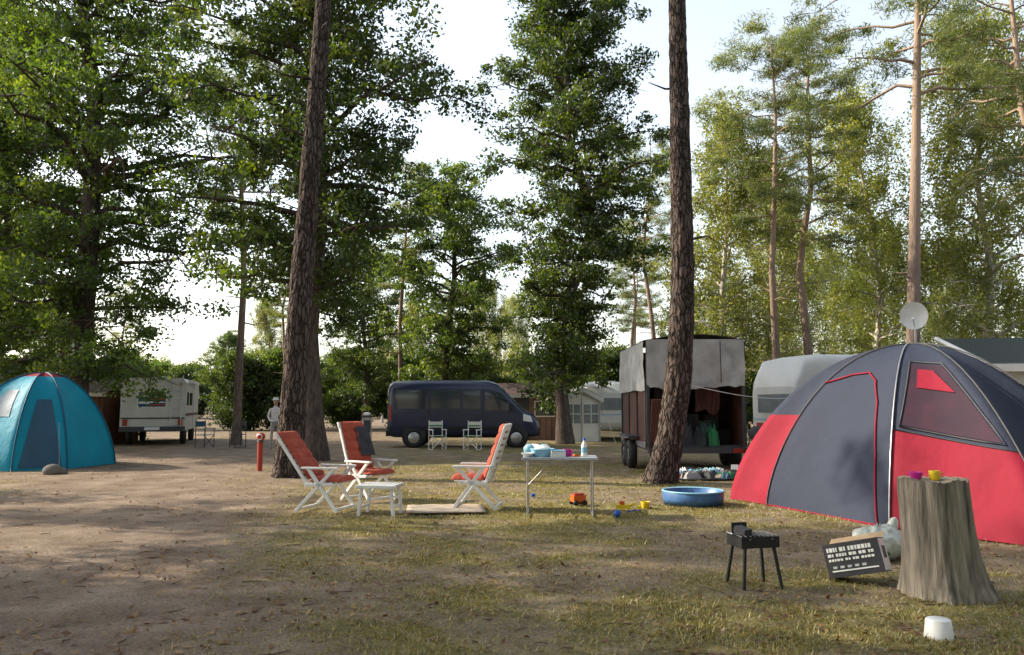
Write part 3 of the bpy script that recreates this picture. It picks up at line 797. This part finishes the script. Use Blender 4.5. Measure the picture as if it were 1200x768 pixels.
for i in range(16):
    cx=rg2.uniform(.3,w-.3);m_=rg2.choice(['dkgrey','cloth_dk','brown','dark','dgreen','dark'])
    hh=rg2.uniform(.2,.7);mb.box((cx,rg2.uniform(.5,1.6),z0+.06+hh/2),(rg2.uniform(.2,.5),rg2.uniform(.2,.5),hh),M[m_],(0,0,rg2.uniform(-20,20)))
for i in range(12):
    rag(rg2.uniform(.35,w-.3),rg2.uniform(.12,.5),z0+.05,rg2.uniform(.14,.26),rg2.uniform(.1,.2),rg2.uniform(.15,.45),rg2.choice(['green','cloth_dk','dgreen','brown','tdk','cloth_dk','dkgrey']),i*5+2,rg2.uniform(0,3))
tarpwall((.25,.45),(.75,.5),z0+.6,z0+1.5,(0,-1),12,.2,'dgreen');tarpwall((1.2,.5),(1.75,.45),z0+.8,z0+1.5,(0,-1),15,.25,'brown')
for i in range(4): mb.box((w/2,1.75,z0+.35+i*.32),(w-.3,.5,.03),M['brown'])
mb.box((.22,-.08,z0+.45),(.3,.05,1.3),M['brown'],(14,0,0))
mb.obj('cargo_trailer',(3.02,17.9,0),0,bevel=.006)
# gear pile
mb=MB()
mb.grid([[(-1.0+2.3*i/14,-.6+1.3*j/8,.015+.05*abs(tz(i*.8,j*.8,9))) for j in range(9)] for i in range(15)],M['cloth_dk'])
for i in range(60):
    m_=rg2.choice(['cloth_dk','cloth_dk','dkgrey','ltblue','white','redp','tdk','dgreen','brown','tarp','green','tdk','dkgrey','sand'])
    rag(rg2.uniform(-.95,1.25),rg2.uniform(-.5,.6),.02,rg2.uniform(.06,.19),rg2.uniform(.05,.13),rg2.uniform(.04,.14),m_,i*3+1,rg2.uniform(0,3))
for i in range(9):
    hh=rg2.uniform(.1,.3);mb.box((rg2.uniform(-.6,1.2),rg2.uniform(.2,.7),.03+hh/2),(rg2.uniform(.12,.35),rg2.uniform(.12,.3),hh),M[rg2.choice(['dkgrey','cloth_dk','green','tdk','brown','card','white'])],(rg2.uniform(-8,8),rg2.uniform(-8,8),rg2.uniform(0,90)))
mb.obj('camping_gear_pile',(4.3,16.7,.01),5,bevel=.004)
# stroller
mb=MB()
for sx in (-.25,.25):
    for yy_ in (-.3,.3):
        mb.lathe([(.10,-.02),(.13,-.02),(.13,.02),(.10,.02),(.10,-.02)],(sx,yy_,.13),M['black'],16,'x');mb.tube([(sx,yy_-.1,.13),(sx,yy_+.1,.13)],.008,M['steel'],4);mb.tube([(sx,yy_,.03),(sx,yy_,.23)],.008,M['steel'],4)
    mb.tube([(sx,-.3,.13),(sx,.35,.95),(sx,.45,1.02)],.014,M['dkgrey'],6);mb.tube([(sx,.3,.13),(sx,-.1,.6)],.014,M['dkgrey'],6)
mb.tube([(-.25,.45,1.02),(.25,.45,1.02)],.018,M['black'],6)
mb.box((0,-.02,.42),(.42,.4,.06),M['cloth_dk']);mb.box((0,.2,.68),(.42,.06,.5),M['cloth_dk'],(-15,0,0));mb.ell((0,.1,.88),(.26,.24,.16),M['cloth_dk']);mb.ell((0,.1,.3),(.2,.22,.08),M['dgreen'])
mb.ell((0,-.1,.5),(.15,.13,.1),M['redp'],8)
mb.obj('stroller',(5.35,17.4,0),-35)

# ------------------------------------------------------------------ reclining garden chairs
def rchair(x,y,rz,rec=28,cloth=False,name='reclining_chair'):
    mb=MB();W=M['white']
    bt=(-math.sin(R(rec))*.82,math.cos(R(rec))*.82)
    for sy in (-.29,.29):
        mb.box((.12,sy,.62),(.56,.055,.03),W)
        def leg(a,b,wd=.05):
            dx=b[0]-a[0];dz=b[1]-a[1];Ln=math.hypot(dx,dz)
            mb.box(((a[0]+b[0])/2,sy,(a[1]+b[1])/2),(Ln,.032,wd),W,(0,-math.degrees(math.atan2(dz,dx)),0))
        leg((-.06,.62),(.40,.01));leg((.34,.61),(-.24,.01));leg((.32,.40),(-.1,.38),.045)
        s2=sy*.86;sy0=sy;sy=s2
        leg((-.08,.38),(-.08+bt[0],.42+bt[1]),.045)
        sy=sy0
    mb.box((-.22,0,.04),(.035,.58,.035),W);mb.box((.38,0,.05),(.035,.58,.035),W)
    for i in range(6): mb.box((-.04+i*.08,0,.41),(.055,.5,.02),W)
    for i in range(8):
        f=.08+i*.125;mb.box((-.08+bt[0]*f,0,.42+bt[1]*f),(.018,.48,.06),W,(0,-rec,0))
    mb.box((-.08+bt[0],0,.42+bt[1]),(.035,.56,.08),W,(0,-rec,0))
    C=M['cush']
    c_,s_=math.cos(R(rec)),math.sin(R(rec))
    def pad(org,dirx,dirz,nx_,nz_,Ln,nq,hw=.245,t=.05):
        front=[];n_=40
        for i in range(n_+1):
            f=i/n_;q=abs(math.sin(f*nq*math.pi))**.5
            edge=min(1,min(f,1-f)*14)
            row=[]
            for j in range(13):
                v=-1+2*j/12;ev=(1-abs(v)**6)
                th=(.012+t*(.55+.45*q))*edge**.5*max(0,ev)**.5
                row.append((org[0]+dirx*Ln*f+nx_*th,v*hw,org[1]+dirz*Ln*f+nz_*th))
            front.append(row)
        mb.grid(front,C)
        mb.grid([[(org[0]+dirx*Ln*i/4,-hw+2*hw*j/4,org[1]+dirz*Ln*i/4) for j in range(5)] for i in range(5)],C)
    pad((-.08+c_*.03-s_*.02,.44+s_*.03),-s_,c_,c_,s_,.84,5)
    pad((-.05,.43),1,0,0,1,.49,3,t=.06)
    if cloth:
        G=[]
        for i in range(15):
            f=i/14
            if f<.5: px=-.08+bt[0]*((.35+f*1.36))+.11;pz=.42+bt[1]*(.35+f*1.36)
            else: px=-.08+bt[0]*1.05-.06-.02*math.sin(f*9);pz=.42+bt[1]*1.05-(f-.5)*1.5
            G.append([(px+.05*tz(j*1.1,i*.6,17),-.02+.3*j/8,pz+.03*tz(j,2,5)) for j in range(9)])
        mb.grid(G,M['cloth_dk'])
    mb.obj(name,(x,y,0),rz,bevel=.006)
rchair(-2.75,11.6,-14,38);rchair(-2.35,12.9,-35,20,True);rchair(-.42,11.85,172,20)
mb=MB()
for sx in (-.22,.22):
    for sy in (-.19,.19): mb.box((sx*1.02,sy,.2),(.045,.035,.4),M['white'],(0,6 if sx<0 else -6,0))
    mb.box((sx,0,.12),(.03,.38,.03),M['white'])
for i in range(7): mb.box((-.24+i*.08,0,.41),(.06,.46,.022),M['white'])
for sy in (-.22,.22): mb.box((0,sy,.395),(.56,.04,.045),M['white'])
mb.obj('footstool',(-1.82,11.15,0),-8,bevel=.006)
mb=MB();mb.grid([[(-.55+1.1*i/14,-.42+.84*j/8,.012+.03*max(0,tz(i*.5,j*.5,21))) for j in range(9)] for i in range(15)],M['sand'])
mb.obj('ground_mat',(-.95,11.55,.012),6,solid=.012)

# ------------------------------------------------------------------ table
mb=MB()
mb.box((0,0,.785),(1.02,.6,.025),M['ttop']);mb.box((0,0,.772),(1.04,.62,.018),M['steel'])
for sx in (-.44,.44):
    for s2 in (-1,1):
        mb.tube([(sx+.0,.26*s2,.76),(sx,.26*s2,.02)],.011,M['steel'],8)
    mb.tube([(sx,-.26,.02),(sx,.26,.02)],.011,M['steel'],8);mb.tube([(sx,-.26,.4),(sx,.26,.4)],.008,M['steel'],8)
mb.tube([(-.44,.0,.4),(-.1,0,.76)],.007,M['steel'],6);mb.tube([(.44,0,.4),(.1,0,.76)],.007,M['steel'],6)
mb.obj('folding_table',(.66,11.1,0),-3,bevel=.003)
def item(name,fn,loc,rz=0):
    m_=MB();fn(m_);m_.obj(name,loc,rz,bevel=.003)
tz0=.80
item('plastic_tub',lambda m:(m.lathe([(0,0),(.13,0),(.17,.1),(.175,.1),(.165,.11),(.0,.03)],(0,0,0),M['ltblue'],20),m.ell((0,0,.1),(.12,.1,.05),M['white'],10)),(.42,11.05,tz0))
def bagf(m):
    for i in range(8): m.ell((rg2.uniform(-.15,.15),rg2.uniform(-.06,.06),.08),(.09,.07,.09),M['white'] if i%2 else M['ltblue'],8,(rg2.uniform(0,50),20,0))
item('plastic_bag',bagf,(.34,11.22,tz0))
item('cup',lambda m:m.lathe([(0,0),(.032,0),(.04,.1),(.037,.1),(.03,.01),(0,.01)],(0,0,0),M['magenta'],16),(.74,11.05,tz0))
item('cup',lambda m:m.lathe([(0,0),(.035,0),(.043,.09),(.04,.09),(.03,.01),(0,.01)],(0,0,0),M['magenta'],16),(.80,11.15,tz0))
item('cup',lambda m:m.lathe([(0,0),(.035,0),(.043,.09),(.04,.09),(.03,.01),(0,.01)],(0,0,0),M['blue'],16),(.64,11.15,tz0))
item('food_container',lambda m:(m.box((0,0,.04),(.2,.14,.08),M['white']),m.box((0,0,.085),(.21,.15,.012),M['ltblue'])),(.62,10.95,tz0),12)
item('sponge',lambda m:(m.box((0,0,.02),(.09,.06,.03),M['orange']),m.box((0,0,.038),(.09,.06,.008),M['green'])),(.88,10.98,tz0),30)
item('bottle',lambda m:(m.lathe([(0,0),(.04,0),(.042,.02),(.042,.15),(.018,.19),(.016,.22),(0,.22)],(0,0,0),M['white'],16),m.lathe([(.043,.05),(.043,.12)],(0,0,0),M['ltblue'],16),m.lathe([(.019,.215),(.019,.25),(0,.25)],(0,0,0),M['blue'],12)),(1.0,11.1,tz0))
item('bowl',lambda m:m.lathe([(0,.005),(.05,0),(.1,.05),(.095,.052),(.04,.012),(0,.012)],(0,0,0),M['white'],18),(.22,11.0,tz0))
# toys
item('toy_truck',lambda m:(m.box((0,0,.1),(.2,.14,.1),M['orange']),m.box((.0,0,.16),(.16,.1,.03),M['redp']),[m.lathe([(0,-.02),(.04,-.02),(.04,.02),(0,.02)],(sx,sy,.04),M['black'],12,'y') for sx in (-.07,.07) for sy in (-.08,.08)]),(1.0,12.2,0),20)
item('toy_digger',lambda m:(m.box((0,0,.05),(.2,.1,.06),M['yellow']),m.box((.12,0,.08),(.12,.03,.03),M['yellow'],(0,-25,0)),m.box((.22,0,.04),(.05,.1,.06),M['yellow']),m.box((-.02,0,.1),(.07,.08,.06),M['orange'])),(1.6,11.6,.0),-10)
item('toy_bucket',lambda m:m.lathe([(0,0),(.05,0),(.07,.1),(.065,.1),(.045,.01),(0,.01)],(0,0,0),M['yellow'],16),(1.95,11.8,0))
item('toy_spade',lambda m:(m.tube([(0,0,.02),(.18,.05,.03)],.01,M['blue'],6),m.box((.22,.06,.02),(.08,.07,.01),M['blue'],(0,0,15))),(1.6,11.2,.01),30)
item('toy_ball',lambda m:m.ell((0,0,.05),(.05,.05,.05),M['blue'],14),(1.42,10.9,.0))
item('toy_cup',lambda m:m.lathe([(0,0),(.03,0),(.04,.05),(.035,.05),(0,.01)],(0,0,0),M['blue'],12),(.35,13.3,.0))
# pool
mb=MB()
mb.lathe([(0,.02),(.43,.02),(.44,.0),(.455,.1),(.46,.2),(.45,.215),(.44,.2),(.43,.05),(0,.045)],(0,0,0),M['pool'],36)
mb.lathe([(0,.12),(.435,.12)],(0,0,0),M['water'],36);mb.lathe([(.457,.2),(.47,.21),(.457,.225),(.44,.21)],(0,0,0),M['ltblue'],36)
mb.obj('paddling_pool',(2.75,12.25,0))

# ------------------------------------------------------------------ stump
mb=MB()
G=[];ns=128
for i in range(51):
    f=i/50;z=-.05+.96*f;row=[]
    for j in range(ns+1):
        q=2*math.pi*(j%ns)/ns
        r=.25+.03*math.exp(-max(z,0)/.2)*(1+1.0*max(0,math.sin(q*3+.6)))+.02*math.exp(-max(z,0)/.5)
        r*=1+.14*tz((j%ns)/ns*26,z*.8+5,41)+.10*tz((j%ns)/ns*64,z*2.5,43)
        cc_=math.cos(q+.25)
        if cc_>0: r+=.10*math.exp(-max(z,0)/.25)*cc_**2
        row.append((r*math.cos(q)-.05*f,r*math.sin(q),z+(.05*tz(j%ns*.4,1,4) if i==50 else 0)))
    G.append(row)
mb.grid(G,M['stumpbark'])
rgs=[[(p[0]*k_-.04*(1-k_),p[1]*k_,p[2]*k_+.91*(1-k_)+.006*tz(a*.5,k_*9,3)) for a,p in enumerate(G[-1])] for k_ in (1,.97,.8,.6,.4,.2,.001)]
mb.grid(rgs,M['stumptop'])
mb.obj('tree_stump',(3.44,6.5,0))
item('cup',lambda m:(m.lathe([(0,0),(.035,0),(.042,.075),(.038,.075),(.03,.01),(0,.01)],(0,0,0),M['yellow'],18),m.tube([(.04,0,.02),(.065,0,.03),(.065,0,.055),(.04,0,.06)],.006,M['yellow'],6)),(3.36,6.40,.908))
item('bowl',lambda m:(m.lathe([(0,0),(.035,0),(.055,.06),(.05,.06),(.03,.01),(0,.01)],(0,0,0),M['magenta'],18)),(3.24,6.45,.908))

# grill
mb=MB()
for sx,sy in ((-.13,-.11),(.13,-.11),(.13,.11),(-.13,.11)): mb.box((sx*1.15,sy*1.15,.17),(.022,.022,.36),M['black'],(math.copysign(7,sy),-math.copysign(7,sx),0))
mb.box((0,0,.34),(.34,.26,.02),M['black'])
for s_ in ((0,-.125,.38,.34,.012),(0,.125,.38,.34,.012)): mb.box((s_[0],s_[1],s_[2]),(s_[3],s_[4],.08),M['black'])
for sx in (-.165,.165): mb.box((sx,0,.38),(.012,.26,.08),M['black'])
for i in range(9): mb.tube([(-.16+.04*i,-.12,.425),(-.16+.04*i,.12,.425)],.004,M['steel'],5)
mb.box((-.07,.1,.46),(.14,.012,.1),M['black']);mb.tube([(-.165,0,.43),(-.21,-.05,.44),(-.21,.05,.44)],.007,M['steel'],5)
mb.box((-.1,-.02,.46),(.09,.12,.05),M['cloth_dk'],(10,0,20))
for sx in (-.1,.1): mb.tube([(sx,-.13,.4),(sx,-.16,.4)],.01,M['black'],6)
mb.obj('charcoal_grill',(2.02,6.8,0),12,bevel=.002)

# carton
mb=MB()
mb.box((0,0,.15),(.46,.24,.28),M['carton'])
rt=random.Random(4)
for ln,(zz_,hh) in enumerate(((.235,.035),(.19,.025),(.15,.02))):
    x=-.20
    while x<.16:
        w_=rt.uniform(.012,.03);mb.box((x+w_/2,-.1225,zz_),(w_,.003,hh),M['white']);x+=w_+rt.choice([.006,.006,.02])
mb.box((.0,-.1225,.06),(.38,.003,.012),M['white'])
for i in range(5): mb.box((-.16+i*.06,-.1225,.09),(.035,.003,.02),M['steel'])
mb.box((.2325,0,.15),(.004,.23,.26),M['white']);mb.box((.2355,0,.17),(.003,.12,.10),M['carton'])
mb.add([(-.23,.12,.291),(.23,.12,.291),(.24,.21,.34),(-.22,.21,.34)],[(0,1,2,3)],M['card'])
o=mb.obj('cardboard_carton',(2.98,6.95,.05),0,bevel=.002);o.rotation_euler=(R(-8),R(-14),R(-34))
# bag
mb=MB()
G=[]
for i in range(21):
    a=math.pi*i/20;row=[]
    for j in range(37):
        q=2*math.pi*(j%36)/36;r=1+.6*tz((j%36)*.5,i*.6,55)+.15*tz((j%36)*1.3,i*1.5,57)
        row.append((.32*r*math.sin(a)*math.cos(q),.2*r*math.sin(a)*math.sin(q),max(0,.14+.17*r*math.cos(a))))
    G.append(row)
mb.grid(G,M['bag']);mb.ell((.2,0,.30),(.06,.05,.10),M['bag'],8,(0,30,0));mb.ell((-.1,-.12,.08),(.12,.08,.07),M['green'],8)
mb.obj('plastic_bag',(3.62,8.0,0),25)
item('plastic_pot',lambda m:m.lathe([(0,0),(.085,0),(.09,.005),(.075,.12),(.07,.125),(0,.122)],(0,0,0),M['white'],24),(2.76,5.3,.0))

# post, pillar
mb=MB()
mb.tube([(0,0,0),(0,0,.66)],.06,M['redp'],14);mb.lathe([(.07,.66),(.07,.70),(0,.70)],(0,0,0),M['dkgrey'],14)
mb.ell((0,0,.78),(.11,.11,.1),M['redp']);mb.lathe([(0,-.095),(.06,-.092),(.075,-.075)],(0,0,.78),M['white'],14,'y')
mb.obj('bollard_post',(-5.78,18.4,0))
mb=MB();mb.box((0,0,.55),(.32,.22,1.1),M['steel']);mb.box((0,-.115,.8),(.24,.02,.4),M['dkgrey']);mb.box((0,0,1.12),(.38,.28,.05),M['dkgrey']);mb.ell((0,0,1.2),(.12,.1,.07),M['white'])
mb.obj('power_pillar',(-4.9,27.0,0),10,bevel=.01)
mb=MB()
pts=[(3.5+ (8.3-3.5)*t/12,15.7+(19.8-15.7)*t/12,1.9-.25*math.sin(math.pi*t/12)) for t in range(13)]
mb.tube(pts,.006,M['white'],4);mb.obj('clothesline')

# ------------------------------------------------------------------ person
def person(loc,rz):
    J=[(0,0,.92,.13),(0,0,1.08,.135),(0,.0,1.28,.15),(0,0,1.42,.085),(0,-.01,1.50,.055),(0,-.02,1.56,.07)]
    v=[];e=[];r=[]
    def add(p,rad,par):
        v.append(p);r.append(rad)
        if par is not None: e.append((par,len(v)-1))
        return len(v)-1
    k=None;idx=[]
    for x,y,z,rad in J: k=add((x,y,z),rad,k);idx.append(k)
    for s in (-1,1):
        a=add((s*.17,0,1.38),.062,idx[2]);b_=add((s*.24,.02,1.12),.045,a);c=add((s*.20,-.16,.98),.034,b_);d=add((s*.17,-.23,.98),.026,c)
        for f_ in range(4):
            q=add((s*.17+(f_-1.5)*.02,-.27,.985-.004*f_),.009,d);q2=add((s*.17+(f_-1.5)*.022,-.305-.005*(f_ in(1,2)),.97),.008,q);add((s*.17+(f_-1.5)*.022,-.32,.945),.007,q2)
        q=add((s*.14,-.245,.995),.010,d);add((s*.125,-.27,.985),.009,q)
        h=add((s*.10,0,.84),.092,idx[0]);kn=add((s*.12,-.02,.47),.06,h);cf=add((s*.12,.0,.3),.055,kn);an=add((s*.12,.03,.08),.036,cf);add((s*.14,-.1,.035),.035,an)
    me=bpy.data.meshes.new('person');me.from_pydata(v,e,[])
    m=bpy.data.materials.new('person_clothes');m.use_nodes=True;nt=m.node_tree;b=nt.nodes['Principled BSDF'];b.inputs['Roughness'].default_value=.8
    tc=nt.nodes.new('ShaderNodeTexCoord');sp=nt.nodes.new('ShaderNodeSeparateXYZ');nt.links.new(tc.outputs['Object'],sp.inputs[0])
    md=nt.nodes.new('ShaderNodeMath');md.operation='DIVIDE';md.inputs[1].default_value=1.8;nt.links.new(sp.outputs['Z'],md.inputs[0])
    cr=nt.nodes.new('ShaderNodeValToRGB');cr.color_ramp.interpolation='CONSTANT';el=cr.color_ramp.elements
    el[0].color=(.12,.1,.09,1);el[1].position=.815;el[1].color=(.48,.28,.2,1)
    for p,c in ((.05,(.30,.28,.26,1)),(.28,(.30,.28,.26,1)),(.53,(.66,.60,.58,1))):
        x=el.new(p);x.color=c
    nt.links.new(md.outputs[0],cr.inputs['Fac']);nt.links.new(cr.outputs['Color'],b.inputs['Base Color'])
    me.materials.append(m)
    root=bpy.data.objects.new('person',None);scene.collection.objects.link(root);root.location=loc;root.rotation_euler=(0,0,R(rz))
    o=link('body',me,parent=root)
    sk=o.modifiers.new('skin','SKIN')
    for i,sv in enumerate(me.skin_vertices[0].data): sv.radius=(r[i],r[i]*.85);sv.use_root=(i==0)
    ss=o.modifiers.new('sub','SUBSURF');ss.levels=1;ss.render_levels=1
    mb=MB();sk_=pmat('skin',(.48,.28,.2),None,5,.6);hair=pmat('hair',(.35,.32,.28),None,20,.8)
    mb.ell((0,-.02,1.62),(.075,.092,.115),sk_,18);mb.ell((0,.0,1.66),(.083,.095,.095),hair,16)
    mb.ell((0,-.115,1.61),(.012,.02,.02),sk_,8)
    for s in (-1,1):
        mb.ell((s*.03,-.102,1.632),(.012,.008,.007),M['dark'],8);mb.ell((s*.078,-.01,1.61),(.012,.022,.032),sk_,8)
    mb.ell((0,-.105,1.565),(.024,.008,.006),M['cush'],8)
    mb.lathe([(.14,1.675),(.145,1.68),(.09,1.70),(.085,1.75),(.05,1.775),(0,1.775)],(0,0,0),M['awn'],20)
    mb.obj('head',parent=root)
person((-8.0,27.0,0),30)

# ------------------------------------------------------------------ light, sky, camera
d=Vector((-.84,.20,.53)).normalized()
el=math.asin(d.z);rot=math.atan2(d.x,d.y)
w=bpy.data.worlds.new('World');scene.world=w;w.use_nodes=True
nt=w.node_tree;bg=nt.nodes['Background'];sky=nt.nodes.new('ShaderNodeTexSky');sky.sky_type='NISHITA';sky.sun_disc=False
sky.sun_elevation=el;sky.sun_rotation=rot%(2*math.pi);sky.dust_density=2.0;sky.air_density=1.3;sky.ozone_density=1.0
hs=nt.nodes.new('ShaderNodeHueSaturation');hs.inputs['Saturation'].default_value=.5
nt.links.new(sky.outputs['Color'],hs.inputs['Color'])
nt.links.new(hs.outputs['Color'],bg.inputs['Color']);bg.inputs['Strength'].default_value=.36
sl=bpy.data.lights.new('sun','SUN');sl.energy=8;sl.angle=R(.55);sl.color=(1,.88,.70)
so=bpy.data.objects.new('sun',sl);scene.collection.objects.link(so);so.rotation_euler=d.to_track_quat('Z','Y').to_euler()
cam=bpy.data.cameras.new('camera');cam.lens=27.9;cam.sensor_width=36;cam.clip_end=2000;cam.clip_start=.05
co=bpy.data.objects.new('camera',cam);scene.collection.objects.link(co);co.location=(0,0,1.5);co.rotation_euler=(R(90+5.6),0,0)
scene.camera=co
scene.view_settings.view_transform='Standard';scene.view_settings.look='None';scene.view_settings.exposure=0;scene.view_settings.gamma=1
